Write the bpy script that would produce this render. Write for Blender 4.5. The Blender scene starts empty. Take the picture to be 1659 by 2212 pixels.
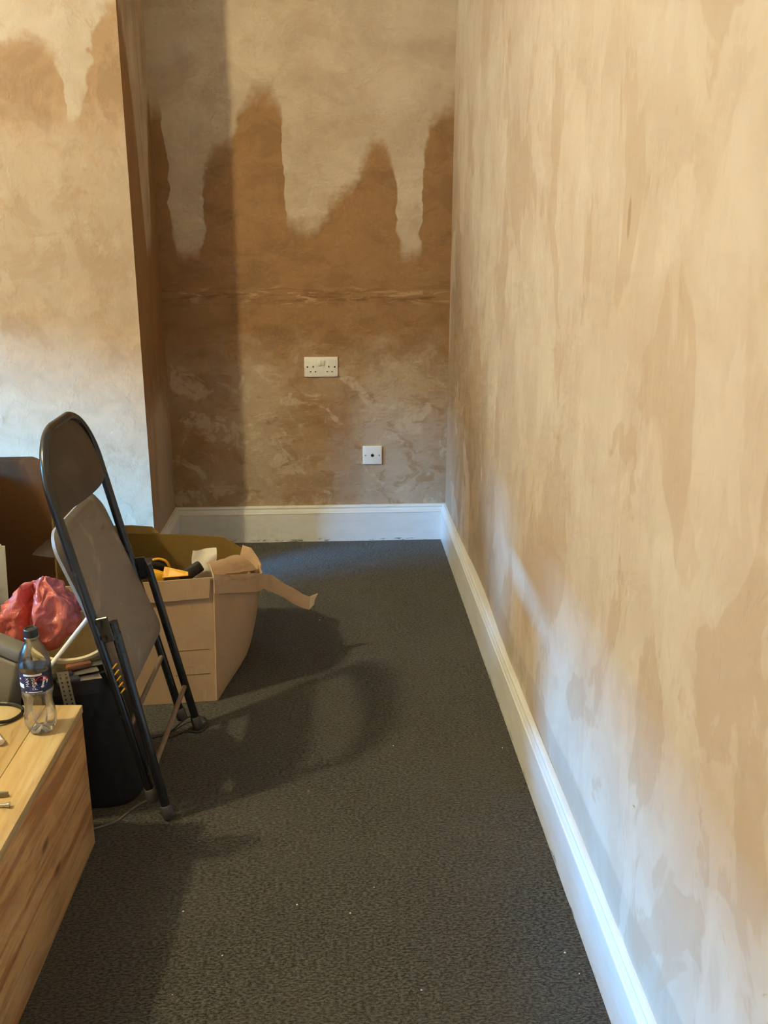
import bpy, bmesh, math, random
from mathutils import Vector, Matrix, noise

sc = bpy.context.scene
COL = sc.collection
random.seed(7)

# ---------------------------------------------------------------- camera
YAW, PITCH, ROLL = 0.0640, 0.3132, 0.0032
fwd = Vector((math.sin(YAW) * math.cos(PITCH), math.cos(YAW) * math.cos(PITCH), -math.sin(PITCH)))
rgt = Vector((math.cos(YAW), -math.sin(YAW), 0))
upv = rgt.cross(fwd)
cr, sr = math.cos(ROLL), math.sin(ROLL)
cx, cy = cr * rgt + sr * upv, -sr * rgt + cr * upv
cam = bpy.data.objects.new('camera', bpy.data.cameras.new('camera'))
COL.objects.link(cam)
M = Matrix((cx, cy, -fwd)).transposed().to_4x4()
M.translation = Vector((-0.5349, -4.2573, 1.5178))
cam.matrix_world = M
cam.data.sensor_fit = 'HORIZONTAL'
cam.data.sensor_width = 36.0
cam.data.lens = 2130.22 / 1659 * 36.0
cam.data.clip_start = 0.05
sc.camera = cam

# ---------------------------------------------------------------- view, world, lights
sc.view_settings.view_transform = 'Standard'
sc.view_settings.look = 'None'
sc.view_settings.gamma = 1.0
sc.view_settings.use_curve_mapping = False
sc.view_settings.exposure = 0.0
try:
    sc.cycles.use_denoising = True
    sc.cycles.max_bounces = 6
    sc.cycles.diffuse_bounces = 5
    sc.cycles.glossy_bounces = 3
    sc.cycles.transparent_max_bounces = 10
    sc.cycles.caustics_reflective = False
    sc.cycles.caustics_refractive = False
    sc.cycles.use_adaptive_sampling = True
    sc.cycles.adaptive_threshold = 0.10
    sc.cycles.adaptive_min_samples = 12
except Exception:
    pass

w = bpy.data.worlds.new('sky')
sc.world = w
w.use_nodes = True
bg = w.node_tree.nodes['Background']
bg.inputs['Color'].default_value = (0.05, 0.42, 1.0, 1)
bg.inputs['Strength'].default_value = 440.0

WIN = dict(x=-4.30, y0=-2.63, y1=-1.60, z0=0.92, z1=1.75)      # daylight window in the left wall

lamp = bpy.data.lights.new('ceiling_bulb_light', 'POINT')
lamp.energy = 248
lamp.color = (1.0, 0.855, 0.49)
lamp.shadow_soft_size = 0.06
lo = bpy.data.objects.new('ceiling_bulb_light', lamp)
lo.location = (-2.80, -2.58, 2.86)
COL.objects.link(lo)

portal = bpy.data.lights.new('window_daylight', 'AREA')
portal.shape = 'RECTANGLE'
portal.size = WIN['y1'] - WIN['y0']
portal.size_y = WIN['z1'] - WIN['z0']
portal.cycles.is_portal = True
po = bpy.data.objects.new('window_daylight', portal)
po.location = (WIN['x'] - 0.05, (WIN['y0'] + WIN['y1']) / 2, (WIN['z0'] + WIN['z1']) / 2)
po.rotation_euler = (math.pi / 2, 0, -math.pi / 2)
COL.objects.link(po)

# ---------------------------------------------------------------- material helpers
class NT:
    def __init__(s, name):
        s.m = bpy.data.materials.new(name)
        s.m.use_nodes = True
        s.t = s.m.node_tree
        s.b = s.t.nodes['Principled BSDF']
        s.out = s.t.nodes['Material Output']
    def n(s, typ, **kw):
        nd = s.t.nodes.new(typ)
        for k, v in kw.items():
            setattr(nd, k, v)
        return nd
    def link(s, a, b):
        s.t.links.new(a, b)
    def setin(s, sock, v):
        if isinstance(v, bpy.types.NodeSocket):
            s.link(v, sock)
        else:
            sock.default_value = v
    def math(s, op, a, b=None, c=None, clamp=False):
        nd = s.n('ShaderNodeMath', operation=op, use_clamp=clamp)
        s.setin(nd.inputs[0], a)
        if b is not None:
            s.setin(nd.inputs[1], b)
        if c is not None:
            s.setin(nd.inputs[2], c)
        return nd.outputs[0]
    def pos(s):
        return s.n('ShaderNodeNewGeometry').outputs['Position']
    def obj(s):
        return s.n('ShaderNodeTexCoord').outputs['Object']
    def sep(s, v):
        nd = s.n('ShaderNodeSeparateXYZ')
        s.link(v, nd.inputs[0])
        return nd.outputs
    def comb(s, x, y, z):
        nd = s.n('ShaderNodeCombineXYZ')
        for i, v in enumerate((x, y, z)):
            s.setin(nd.inputs[i], v)
        return nd.outputs[0]
    def scale(s, v, xyz, loc=(0, 0, 0), rot=(0, 0, 0)):
        nd = s.n('ShaderNodeMapping')
        s.link(v, nd.inputs['Vector'])
        nd.inputs['Scale'].default_value = xyz
        nd.inputs['Location'].default_value = loc
        nd.inputs['Rotation'].default_value = rot
        return nd.outputs[0]
    def noise(s, v, scale, detail=4, rough=0.55, dist=0.0):
        nd = s.n('ShaderNodeTexNoise')
        s.link(v, nd.inputs['Vector'])
        nd.inputs['Scale'].default_value = scale
        nd.inputs['Detail'].default_value = detail
        nd.inputs['Roughness'].default_value = rough
        nd.inputs['Distortion'].default_value = dist
        return nd.outputs['Fac']
    def voronoi(s, v, scale, feature='F1', rnd=1.0):
        nd = s.n('ShaderNodeTexVoronoi', feature=feature)
        s.link(v, nd.inputs['Vector'])
        nd.inputs['Scale'].default_value = scale
        nd.inputs['Randomness'].default_value = rnd
        return nd
    def ss(s, v, lo, hi, a=0.0, b=1.0):
        nd = s.n('ShaderNodeMapRange', interpolation_type='SMOOTHSTEP')
        s.setin(nd.inputs['Value'], v)
        s.setin(nd.inputs['From Min'], lo)
        s.setin(nd.inputs['From Max'], hi)
        nd.inputs['To Min'].default_value = a
        nd.inputs['To Max'].default_value = b
        return nd.outputs[0]
    def mix(s, f, a, b, mode='MIX'):
        nd = s.n('ShaderNodeMix', data_type='RGBA', blend_type=mode)
        s.setin(nd.inputs['Factor'], f)
        for sock, v in ((nd.inputs[6], a), (nd.inputs[7], b)):
            if isinstance(v, bpy.types.NodeSocket):
                s.link(v, sock)
            else:
                sock.default_value = tuple(v) + (1,) if len(v) == 3 else v
        return nd.outputs[2]
    def curve(s, v, pts):
        """piecewise smooth function of v (0..1)"""
        nd = s.n('ShaderNodeFloatCurve')
        s.setin(nd.inputs['Value'], v)
        c = nd.mapping.curves[0]
        nd.mapping.use_clip = False
        pts = sorted(pts)
        c.points[0].location = pts[0]
        c.points[-1].location = pts[-1]
        for p in pts[1:-1]:
            c.points.new(*p)
        for p in c.points:
            p.handle_type = 'AUTO_CLAMPED'
        nd.mapping.update()
        return nd.outputs[0]
    def bump(s, h, strength=0.3, dist=0.01):
        nd = s.n('ShaderNodeBump')
        nd.inputs['Strength'].default_value = strength
        nd.inputs['Distance'].default_value = dist
        s.link(h, nd.inputs['Height'])
        s.link(nd.outputs[0], s.b.inputs['Normal'])
    def base(s, v):
        if isinstance(v, bpy.types.NodeSocket):
            s.link(v, s.b.inputs['Base Color'])
        else:
            s.b.inputs['Base Color'].default_value = tuple(v) + (1,)
    def p(s, **kw):
        for k, v in kw.items():
            s.setin(s.b.inputs[k.replace('_', ' ')], v)
        return s

def simple(name, col, rough=0.6, metal=0.0, var=0.12, vscale=30.0, bump=0.0, coat=0.0, spec=0.5):
    m = NT(name)
    o = m.obj()
    f = m.noise(o, vscale, 4)
    dark = tuple(c * (1 - var) for c in col)
    lite = tuple(min(1, c * (1 + var)) for c in col)
    m.base(m.mix(f, dark, lite))
    m.p(Roughness=rough, Metallic=metal)
    m.b.inputs['Coat Weight'].default_value = coat
    m.b.inputs['Specular IOR Level'].default_value = spec
    if bump:
        m.bump(m.noise(o, vscale * 2, 5), bump, 0.002)
    return m.m

MATS = {}

def plaster(name, u_axis, dry, damp_or_shade, pale, u0, u1, top, low_z, low_curve, streak, noise_top=0.05, low_noise=0.5, hi_soft=0.05, seed=0.0, extra=None, mark=1.0):
    """bare pink plaster: a drying front (top; also painted shade on the right wall), a blotchy lower zone and trowel marks"""
    m = NT(name)
    P = m.pos()
    x, y, z = m.sep(P)
    u = (x, y)[u_axis]
    uv = m.comb(u, z, seed)
    un = m.math('DIVIDE', m.math('SUBTRACT', u, u0), u1 - u0)
    wob = m.math('SUBTRACT', m.noise(uv, 9.0, 3, 0.6), 0.5)
    wob2 = m.math('SUBTRACT', m.noise(m.scale(uv, (1, 1, 1), (3, 7, 1)), 30.0, 3, 0.6), 0.5)
    wob3 = m.math('SUBTRACT', m.noise(m.scale(uv, (1, 1, 1), (8, 1, 2)), 5.0, 2, 0.6), 0.5)
    unw = m.math('MULTIPLY_ADD', wob, 0.035, m.math('MULTIPLY_ADD', wob3, 0.05, un))
    topv = m.math('MULTIPLY', m.curve(unw, [((a - u0) / (u1 - u0), b / 2.4) for a, b in top]), 2.4)
    d = m.math('SUBTRACT', topv, z)
    d = m.math('MULTIPLY_ADD', wob, noise_top * 2, d)
    d = m.math('MULTIPLY_ADD', wob2, noise_top, d)
    mask = m.ss(d, -hi_soft, hi_soft)
    # lower zone
    low = m.curve(un, [((a - u0) / (u1 - u0), b) for a, b in low_curve])
    big = m.noise(m.scale(uv, (1, 1, 1), (1.7, 3.1, 0)), 4.0, 4, 0.6, 0.6)
    lown = m.math('MULTIPLY_ADD', m.math('SUBTRACT', big, 0.5), low_noise * 2, low, clamp=True)
    zz = m.math('MULTIPLY_ADD', wob, 0.35, z)
    lz = m.ss(zz, low_z - 0.10, low_z + 0.12)          # 1 above the lower zone
    lowmask = m.math('ADD', m.math('MULTIPLY', lz, 1.0), m.math('MULTIPLY', m.math('SUBTRACT', 1.0, lz), lown))
    mask = m.math('MULTIPLY', mask, lowmask)
    # trowel marks: elongated patches with crisp borders
    sx, sz, rot = streak
    tv = m.scale(uv, (sx, sz, 1), (0, 0, 0), (0, 0, rot))
    t1 = m.noise(tv, 1.0, 4, 0.62, 0.7)
    t2 = m.noise(m.scale(tv, (1.7, 1.5, 1), (5, 2, 0)), 1.0, 5, 0.66, 0.0)
    t3 = m.noise(m.scale(tv, (3.5, 2.2, 1), (9, 4, 0)), 1.0, 3, 0.7, 0.0)
    c = m.mix(m.ss(big, 0.35, 0.70), dry, pale)
    c = m.mix(m.math('MULTIPLY', m.ss(t1, 0.50, 0.58), 0.32 * mark), c, damp_or_shade)
    c = m.mix(m.math('MULTIPLY', m.ss(t3, 0.54, 0.68), 0.16 * mark), c, damp_or_shade)
    c = m.mix(m.math('MULTIPLY', m.ss(t2, 0.54, 0.61), 0.40 * mark), c, pale)
    dv = m.mix(m.math('MULTIPLY', m.ss(t1, 0.46, 0.62), 0.60), damp_or_shade, tuple(k * 0.72 for k in damp_or_shade))
    dv = m.mix(m.math('MULTIPLY', m.ss(t2, 0.56, 0.66), 0.25 * mark), dv, dry)
    c = m.mix(mask, c, dv)
    if extra:
        c = extra(m, c, u, z, wob)
    m.base(c)
    m.p(Roughness=0.72)
    m.b.inputs['Specular IOR Level'].default_value = 0.25
    hb = m.noise(m.scale(tv, (1.7, 1.5, 1), (5, 2, 0)), 1.0, 4, 0.66)
    h = m.math('MULTIPLY_ADD', hb, 0.9, m.ss(hb, 0.50, 0.60))
    m.bump(h, 0.24, 0.003)
    return m.m

BACK_TOP = [(-1.25, 1.75), (-1.169, 1.841), (-1.150, 1.60), (-1.135, 1.36), (-1.105, 1.275), (-1.040, 1.275), (-1.015, 1.38), (-0.985, 1.62), (-0.939, 1.687), (-0.882, 1.722), (-0.841, 1.826), (-0.792, 1.895), (-0.746, 1.891), (-0.701, 1.862), (-0.683, 1.793), (-0.675, 1.491), (-0.658, 1.4), (-0.611, 1.372), (-0.533, 1.409), (-0.475, 1.492), (-0.398, 1.538), (-0.35, 1.646), (-0.302, 1.712), (-0.265, 1.699), (-0.236, 1.637), (-0.217, 1.50), (-0.203, 1.34), (-0.175, 1.265), (-0.128, 1.268), (-0.112, 1.36), (-0.104, 1.62), (-0.07, 1.775), (-0.021, 1.841), (0.05, 1.88)]

def back_extra(m, c, u, z, wob):
    # scraped filler along the old dado line
    zz = m.math('MULTIPLY_ADD', wob, 0.05, z)
    d = m.math('ABSOLUTE', m.math('SUBTRACT', zz, 1.10))
    band = m.math('SUBTRACT', 1.0, m.ss(d, 0.012, 0.055))
    n = m.noise(m.scale(m.comb(u, z, 0.0), (6, 60, 1)), 1.0, 6, 0.65, 0.8)
    c = m.mix(m.math('MULTIPLY', m.math('MULTIPLY', band, m.ss(n, 0.48, 0.60)), 0.55), c, (0.16, 0.075, 0.03))
    n2 = m.noise(m.scale(m.comb(u, z, 4.0), (9, 40, 1)), 1.0, 6, 0.65, 0.8)
    c = m.mix(m.math('MULTIPLY', m.math('MULTIPLY', band, m.ss(n2, 0.54, 0.62)), 0.5), c, (0.55, 0.36, 0.22))
    # brushy strokes where the wet edge was feathered out
    q = m.comb(u, z, 2.0)
    st = m.noise(m.scale(q, (7, 8, 1), (0, 0, 0), (0, 0, 0.5)), 1.0, 5, 0.70, 0.9)
    lowz = m.math('SUBTRACT', 1.0, m.ss(m.math('MULTIPLY_ADD', wob, 0.3, z), 0.70, 0.95))
    c = m.mix(m.math('MULTIPLY', m.math('MULTIPLY', lowz, m.ss(st, 0.53, 0.60)), 0.50), c, PALE)
    st2 = m.noise(m.scale(q, (7, 10, 1), (4, 1, 0), (0, 0, -0.4)), 1.0, 5, 0.70, 0.9)
    c = m.mix(m.math('MULTIPLY', m.math('MULTIPLY', lowz, m.ss(st2, 0.53, 0.61)), 0.55), c, DAMP)
    return c

def right_extra(m, c, u, z, wob):
    # darker grey band left along the skirting
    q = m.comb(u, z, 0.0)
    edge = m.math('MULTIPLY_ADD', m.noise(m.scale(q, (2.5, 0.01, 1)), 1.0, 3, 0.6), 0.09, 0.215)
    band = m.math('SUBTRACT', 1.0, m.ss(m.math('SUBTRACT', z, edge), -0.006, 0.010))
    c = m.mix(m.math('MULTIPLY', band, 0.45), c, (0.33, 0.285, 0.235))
    # two vertical seams
    for uu, k in ((-0.86, 0.35), (-2.12, 0.45)):
        d = m.math('ABSOLUTE', m.math('SUBTRACT', m.math('MULTIPLY_ADD', wob, 0.004, u), uu))
        c = m.mix(m.math('MULTIPLY', m.math('SUBTRACT', 1.0, m.ss(d, 0.0008, 0.0030)), k), c, (0.62, 0.55, 0.47))
    # a gouge
    g = m.scale(q, (1, 1, 1), (2.445, -1.475, 0))
    gx, gz, _ = m.sep(m.scale(g, (95, 24, 1), (0, 0, 0), (0, 0, 0.28)))
    r = m.math('ADD', m.math('MULTIPLY', gx, gx), m.math('MULTIPLY', gz, gz))
    c = m.mix(m.math('MULTIPLY', m.math('SUBTRACT', 1.0, m.ss(r, 0.3, 1.2)), 0.7), c, (0.22, 0.14, 0.075))
    # larger smooth patches of a second skim
    p = m.noise(m.scale(q, (2.8, 1.7, 1), (7, 2, 0)), 1.0, 5, 0.55, 0.6)
    c = m.mix(m.math('MULTIPLY', m.ss(p, 0.54, 0.56), 0.50), c, (0.455, 0.33, 0.225))
    p2 = m.noise(m.scale(q, (4.0, 2.2, 1), (1, 9, 0)), 1.0, 5, 0.55, 0.6)
    c = m.mix(m.math('MULTIPLY', m.ss(p2, 0.56, 0.585), 0.40), c, (0.64, 0.55, 0.45))
    return c

def chim_extra(m, c, u, z, wob):
    f = m.math('SUBTRACT', 1.0, m.ss(m.math('MULTIPLY_ADD', wob, 0.5, z), 0.70, 1.25))
    n = m.noise(m.scale(m.comb(u, z, 5.0), (9, 9, 1)), 1.0, 6, 0.65, 1.0)
    return m.mix(m.math('MULTIPLY', f, m.ss(n, 0.30, 0.68, 0.35, 0.8)), c, (0.66, 0.505, 0.345))

DRY, DAMP, PALE = (0.455, 0.365, 0.275), (0.305, 0.172, 0.078), (0.56, 0.47, 0.36)
MATS['plaster_back'] = plaster('plaster_back', 0, DRY, DAMP, PALE, -1.25, 0.05, BACK_TOP, 0.84,
    [(-1.25, 0.75), (-1.0, 0.65), (-0.9, 0.55), (-0.84, 0.30), (-0.75, 0.35), (-0.65, 0.62), (-0.5, 0.65), (-0.38, 0.50), (-0.30, 0.28), (-0.18, 0.22), (-0.08, 0.35), (0.05, 0.5)],
    (5.0, 8.0, 0.25), 0.06, 0.75, 0.05, extra=back_extra, mark=0.35)
CH_TOP = [(-3.2, 1.9), (-2.6, 2.0), (-2.1, 1.8), (-1.80, 1.85), (-1.656, 1.961), (-1.601, 2.022), (-1.552, 2.034), (-1.49, 2.008), (-1.441, 1.933), (-1.43, 1.872), (-1.428, 1.779), (-1.4, 1.756), (-1.354, 1.811), (-1.322, 1.934), (-1.298, 2.099), (-1.27, 2.129), (-1.2, 2.159)]
MATS['plaster_chimney'] = plaster('plaster_chimney', 0, (0.44, 0.35, 0.255), (0.38, 0.245, 0.14), (0.52, 0.445, 0.35), -3.2, -1.2, CH_TOP, 1.74,
    [(-3.2, 0.4), (-1.7, 0.36), (-1.5, 0.26), (-1.4, 0.42), (-1.28, 0.48), (-1.2, 0.35)],
    (6.0, 5.0, 0.35), 0.05, 1.0, 0.04, seed=3.0, mark=1.0, extra=chim_extra)
MATS['plaster_alcove'] = plaster('plaster_alcove', 1, DRY, DAMP, PALE, -0.45, 0.10,
    [(-0.45, 2.2), (-0.34, 2.0), (-0.27, 1.75), (-0.2, 1.3), (-0.12, 1.35), (-0.05, 1.8), (0.1, 1.9)], 0.70,
    [(-0.45, 0.6), (-0.2, 0.2), (0.1, 0.6)], (9.0, 1.6, 0.0), 0.05, 0.5, 0.06, seed=8.0)
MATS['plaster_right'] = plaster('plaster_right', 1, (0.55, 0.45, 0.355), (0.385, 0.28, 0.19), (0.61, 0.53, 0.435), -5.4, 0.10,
    [(-5.4, -0.6), (-2.0, -0.5), (-1.5, -0.1), (-1.2, 0.45), (-0.9, 0.85), (-0.5, 1.2), (0.1, 1.7)], 0.2,  # soft zone low by the corner: wet plaster plus painted shadow
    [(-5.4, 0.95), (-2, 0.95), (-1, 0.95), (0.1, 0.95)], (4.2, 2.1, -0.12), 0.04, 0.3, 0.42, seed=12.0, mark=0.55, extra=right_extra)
MATS['plaster_other'] = simple('plaster_other', (0.74, 0.62, 0.48), 0.8, var=0.2, vscale=3)
MATS['ceiling'] = simple('ceiling_white', (0.88, 0.86, 0.82), 0.85, var=0.03, vscale=4)

def carpet():
    m = NT('carpet')
    P = m.pos()
    a = m.noise(m.scale(P, (115, 215, 1)), 1.0, 3, 0.62)
    b = m.noise(m.scale(P, (420, 700, 1)), 1.0, 2, 0.5)
    big = m.noise(P, 3.0, 4, 0.6)
    c = m.mix(m.ss(a, 0.38, 0.62), (0.0045, 0.004, 0.003), (0.075, 0.070, 0.060))
    c = m.mix(m.math('MULTIPLY', m.ss(b, 0.45, 0.7), 0.35), c, (0.13, 0.12, 0.105))
    c = m.mix(m.ss(big, 0.3, 0.75, 0.0, 0.18), c, (0.10, 0.09, 0.075))
    dust = m.ss(m.noise(m.scale(P, (7, 13, 1)), 1.0, 5, 0.7), 0.66, 0.80, 0.0, 0.35)
    c = m.mix(dust, c, (0.30, 0.25, 0.19))
    m.base(c)
    m.p(Roughness=0.95)
    m.b.inputs['Specular IOR Level'].default_value = 0.1
    m.b.inputs['Sheen Weight'].default_value = 0.15
    m.bump(a, 0.9, 0.006)
    return m.m
MATS['carpet'] = carpet()

def gloss_white():
    m = NT('skirting_paint')
    P = m.pos()
    f = m.noise(m.scale(P, (6, 6, 25)), 1.0, 5, 0.6)
    c = m.mix(m.ss(f, 0.35, 0.75), (0.74, 0.75, 0.735), (0.67, 0.675, 0.65))
    x, y, z = m.sep(P)
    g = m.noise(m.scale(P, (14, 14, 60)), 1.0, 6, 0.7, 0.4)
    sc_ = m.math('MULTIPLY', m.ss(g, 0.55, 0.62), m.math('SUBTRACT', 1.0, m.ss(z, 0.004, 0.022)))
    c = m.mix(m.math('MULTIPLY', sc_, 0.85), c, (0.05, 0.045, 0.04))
    m.base(c)
    m.p(Roughness=0.32)
    m.bump(f, 0.08, 0.003)
    return m.m
MATS['skirting'] = gloss_white()

def wood(name, a, b, knot, along, seed, rough=0.55, across=26.0):
    m = NT(name)
    P = m.pos()
    q = m.scale(P, (1, 1, 1), (seed, seed * 0.7, seed * 0.3))
    s = [across, across, across]
    s[along] = 1.6
    n = m.noise(m.scale(q, tuple(s)), 1.0, 5, 0.6, 0.6)
    big = m.noise(m.scale(q, (5, 2.2, 7)), 1.0, 4, 0.6, 0.8)
    s2 = [k * 5 for k in s]
    s2[along] = 5
    fine = m.noise(m.scale(q, tuple(s2)), 1.0, 3, 0.6)
    c = m.mix(m.ss(n, 0.40, 0.60), a, b)
    c = m.mix(m.ss(big, 0.45, 0.75, 0.0, 0.6), c, b)
    c = m.mix(m.ss(fine, 0.52, 0.72, 0.0, 0.35), c, knot)
    vs = [9, 9, 9]
    vs[along] = 4
    v = m.voronoi(m.scale(q, tuple(vs)), 1.0)
    c = m.mix(m.math('SUBTRACT', 0.9, m.ss(v.outputs['Distance'], 0.07, 0.17, 0, 0.9)), c, knot)
    dust = m.noise(m.scale(q, (4, 9, 3)), 1.0, 5, 0.7)
    c = m.mix(m.ss(dust, 0.60, 0.78, 0, 0.45), c, (0.66, 0.58, 0.45))
    m.base(c)
    m.p(Roughness=rough)
    m.bump(fine, 0.15, 0.002)
    return m.m
MATS['pine_side'] = wood('pine_side', (0.64, 0.36, 0.14), (0.40, 0.175, 0.055), (0.12, 0.045, 0.018), 1, 2.3)
MATS['pine_top'] = wood('pine_top', (0.58, 0.455, 0.245), (0.46, 0.315, 0.13), (0.26, 0.15, 0.06), 1, 5.9, across=14.0)

def cardboard(name, col, seed=0.0):
    m = NT(name)
    o = m.obj()
    f = m.noise(m.scale(o, (1, 1, 1), (seed, 0, 0)), 7, 5, 0.6)
    rib = m.noise(m.scale(o, (260, 260, 3)), 1.0, 2, 0.5)
    c = m.mix(f, tuple(k * 0.86 for k in col), tuple(k * 1.1 for k in col))
    c = m.mix(m.ss(rib, 0.4, 0.7, 0, 0.14), c, tuple(k * 0.7 for k in col))
    m.base(c)
    m.p(Roughness=0.8)
    m.b.inputs['Specular IOR Level'].default_value = 0.2
    m.bump(m.math('ADD', f, m.math('MULTIPLY', rib, 0.1)), 0.15, 0.004)
    return m.m
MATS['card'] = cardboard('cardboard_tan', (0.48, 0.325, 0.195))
MATS['card_in_shaded'] = cardboard('cardboard_inside_shaded', (0.18, 0.112, 0.030), 3.0)  # inside colour darkened to carry the shade within the open box
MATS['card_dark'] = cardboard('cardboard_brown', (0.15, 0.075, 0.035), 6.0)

def black_tube():
    m = NT('black_tube_paint')
    o = m.obj()
    f = m.noise(o, 60, 5, 0.7)
    chips = m.ss(f, 0.73, 0.76)
    m.base(m.mix(chips, (0.010, 0.011, 0.014), (0.42, 0.38, 0.30)))
    m.p(Roughness=m.ss(m.noise(o, 25, 3), 0.3, 0.7, 0.18, 0.28))
    m.b.inputs['Specular IOR Level'].default_value = 0.7
    return m.m
MATS['tube'] = black_tube()

def vinyl(name, col, scuff, amount):
    m = NT(name)
    o = m.obj()
    f = m.noise(o, 5.0, 6, 0.65, 1.2)
    g = m.noise(o, 55.0, 4, 0.6)
    c = m.mix(g, tuple(k * 0.9 for k in col), tuple(k * 1.1 for k in col))
    c = m.mix(m.math('MULTIPLY', m.ss(f, 0.56, 0.64), amount), c, scuff)
    c = m.mix(m.math('MULTIPLY', m.ss(f, 0.40, 0.34), amount), c, tuple(k * 0.4 for k in col))
    m.base(c)
    m.p(Roughness=0.5)
    m.bump(g, 0.15, 0.001)
    return m.m
MATS['seat'] = vinyl('seat_vinyl', (0.21, 0.18, 0.152), (0.36, 0.32, 0.28), 0.55)
MATS['back'] = vinyl('backrest_paint', (0.050, 0.036, 0.026), (0.085, 0.062, 0.046), 0.5)
MATS['rust'] = simple('worn_steel_rod', (0.20, 0.145, 0.11), 0.55, 0.3, 0.35, 60)
MATS['rubber'] = simple('dark_rubber', (0.045, 0.040, 0.038), 0.7, var=0.3, vscale=80)
MATS['bin'] = simple('black_plastic', (0.010, 0.010, 0.012), 0.55, var=0.3, vscale=40, bump=0.05)
MATS['binrim'] = simple('black_plastic_rim', (0.030, 0.029, 0.030), 0.5, var=0.3, vscale=40)
MATS['socket'] = simple('white_plastic', (0.78, 0.77, 0.74), 0.35, var=0.03, vscale=60)
MATS['dark'] = simple('dark_hole', (0.012, 0.010, 0.008), 0.8)
MATS['screw'] = simple('screw_steel', (0.35, 0.32, 0.28), 0.35, 0.9)
MATS['cream'] = simple('cream_plastic', (0.62, 0.52, 0.30), 0.5, var=0.15, vscale=20)
MATS['paper'] = simple('white_paper', (0.62, 0.58, 0.50), 0.7, var=0.15, vscale=25, bump=0.1)
MATS['kraft'] = cardboard('kraft_torn', (0.46, 0.31, 0.19), 9.0)
MATS['yellow'] = simple('yellow_plastic', (0.70, 0.36, 0.02), 0.4, var=0.15)
MATS['blackgrip'] = simple('black_grip', (0.020, 0.018, 0.016), 0.5, var=0.3)
MATS['grey'] = simple('grey_case_plastic', (0.15, 0.14, 0.115), 0.6, var=0.3, vscale=12)
MATS['steel'] = simple('tool_steel', (0.46, 0.43, 0.36), 0.28, 0.85, 0.2, 40)
MATS['strip'] = simple('perforated_metal', (0.24, 0.22, 0.17), 0.5, 0.4, 0.2, 60)
MATS['cable'] = simple('grey_cable', (0.12, 0.095, 0.075), 0.55, var=0.3, vscale=60)
MATS['blackcable'] = simple('black_cable', (0.018, 0.016, 0.015), 0.45, var=0.3, vscale=60)
MATS['whiteplastic'] = simple('white_rod_plastic', (0.70, 0.68, 0.64), 0.35, var=0.06)
MATS['brown_handle'] = simple('brown_wood_handle', (0.17, 0.06, 0.02), 0.4, var=0.3)
MATS['cap'] = simple('bottle_cap_black', (0.012, 0.012, 0.012), 0.4)
MATS['navy'] = simple('label_navy', (0.010, 0.010, 0.030), 0.35)
MATS['lblue'] = simple('label_blue', (0.015, 0.035, 0.22), 0.35)
MATS['lwhite'] = simple('label_white', (0.70, 0.70, 0.72), 0.4, var=0.05)
MATS['lred'] = simple('label_red', (0.60, 0.03, 0.035), 0.35)
MATS['crumb'] = simple('plaster_crumb', (0.75, 0.70, 0.62), 0.8)
MATS['crumbtorn'] = simple('torn_edge', (0.60, 0.45, 0.30), 0.9)
MATS['blockersheet'] = simple('light_blocker_sheet', (0.22, 0.18, 0.14), 0.9, var=0.2, vscale=12, bump=0.1)  # cloth of the added heap that blocks window light
MATS['outside'] = simple('outside_dark_brick', (0.07, 0.05, 0.04), 0.9)

def bag_mat():
    m = NT('red_plastic_film')
    o = m.obj()
    f = m.noise(o, 8, 4, 0.6, 0.5)
    c = m.mix(f, (0.58, 0.07, 0.05), (0.80, 0.30, 0.25))
    m.base(c)
    m.p(Roughness=0.16)
    m.b.inputs['Specular IOR Level'].default_value = 0.6
    m.bump(m.noise(m.scale(o, (1, 1, 0.45)), 30, 5, 0.6, 1.5), 0.8, 0.008)
    tr = m.n('ShaderNodeBsdfTranslucent')
    m.link(c, tr.inputs['Color'])
    mx = m.n('ShaderNodeMixShader')
    mx.inputs[0].default_value = 0.30
    m.link(m.b.outputs[0], mx.inputs[1])
    m.link(tr.outputs[0], mx.inputs[2])
    m.link(mx.outputs[0], m.out.inputs['Surface'])
    return m.m
MATS['bag'] = bag_mat()

def film(name, tint, gloss_rough, base_f):
    m = NT(name)
    tp = m.n('ShaderNodeBsdfTransparent')
    tp.inputs['Color'].default_value = tint + (1,)
    gl = m.n('ShaderNodeBsdfGlossy')
    gl.inputs['Roughness'].default_value = gloss_rough
    gl.inputs['Color'].default_value = (0.9, 0.9, 0.9, 1)
    lw = m.n('ShaderNodeLayerWeight')
    lw.inputs['Blend'].default_value = 0.30
    f = m.math('MULTIPLY_ADD', lw.outputs['Fresnel'], 0.8, base_f, clamp=True)
    mx = m.n('ShaderNodeMixShader')
    m.link(f, mx.inputs[0])
    m.link(tp.outputs[0], mx.inputs[1])
    m.link(gl.outputs[0], mx.inputs[2])
    m.link(mx.outputs[0], m.out.inputs['Surface'])
    o = m.obj()
    nb = m.n('ShaderNodeBump')
    nb.inputs['Strength'].default_value = 0.25
    nb.inputs['Distance'].default_value = 0.004
    m.link(m.noise(o, 40, 3), nb.inputs['Height'])
    m.link(nb.outputs[0], gl.inputs['Normal'])
    return m.m
MATS['pet'] = film('clear_pet', (0.88, 0.88, 0.85), 0.20, 0.10)
MATS['film'] = film('clear_film', (0.93, 0.92, 0.90), 0.35, 0.02)

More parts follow.
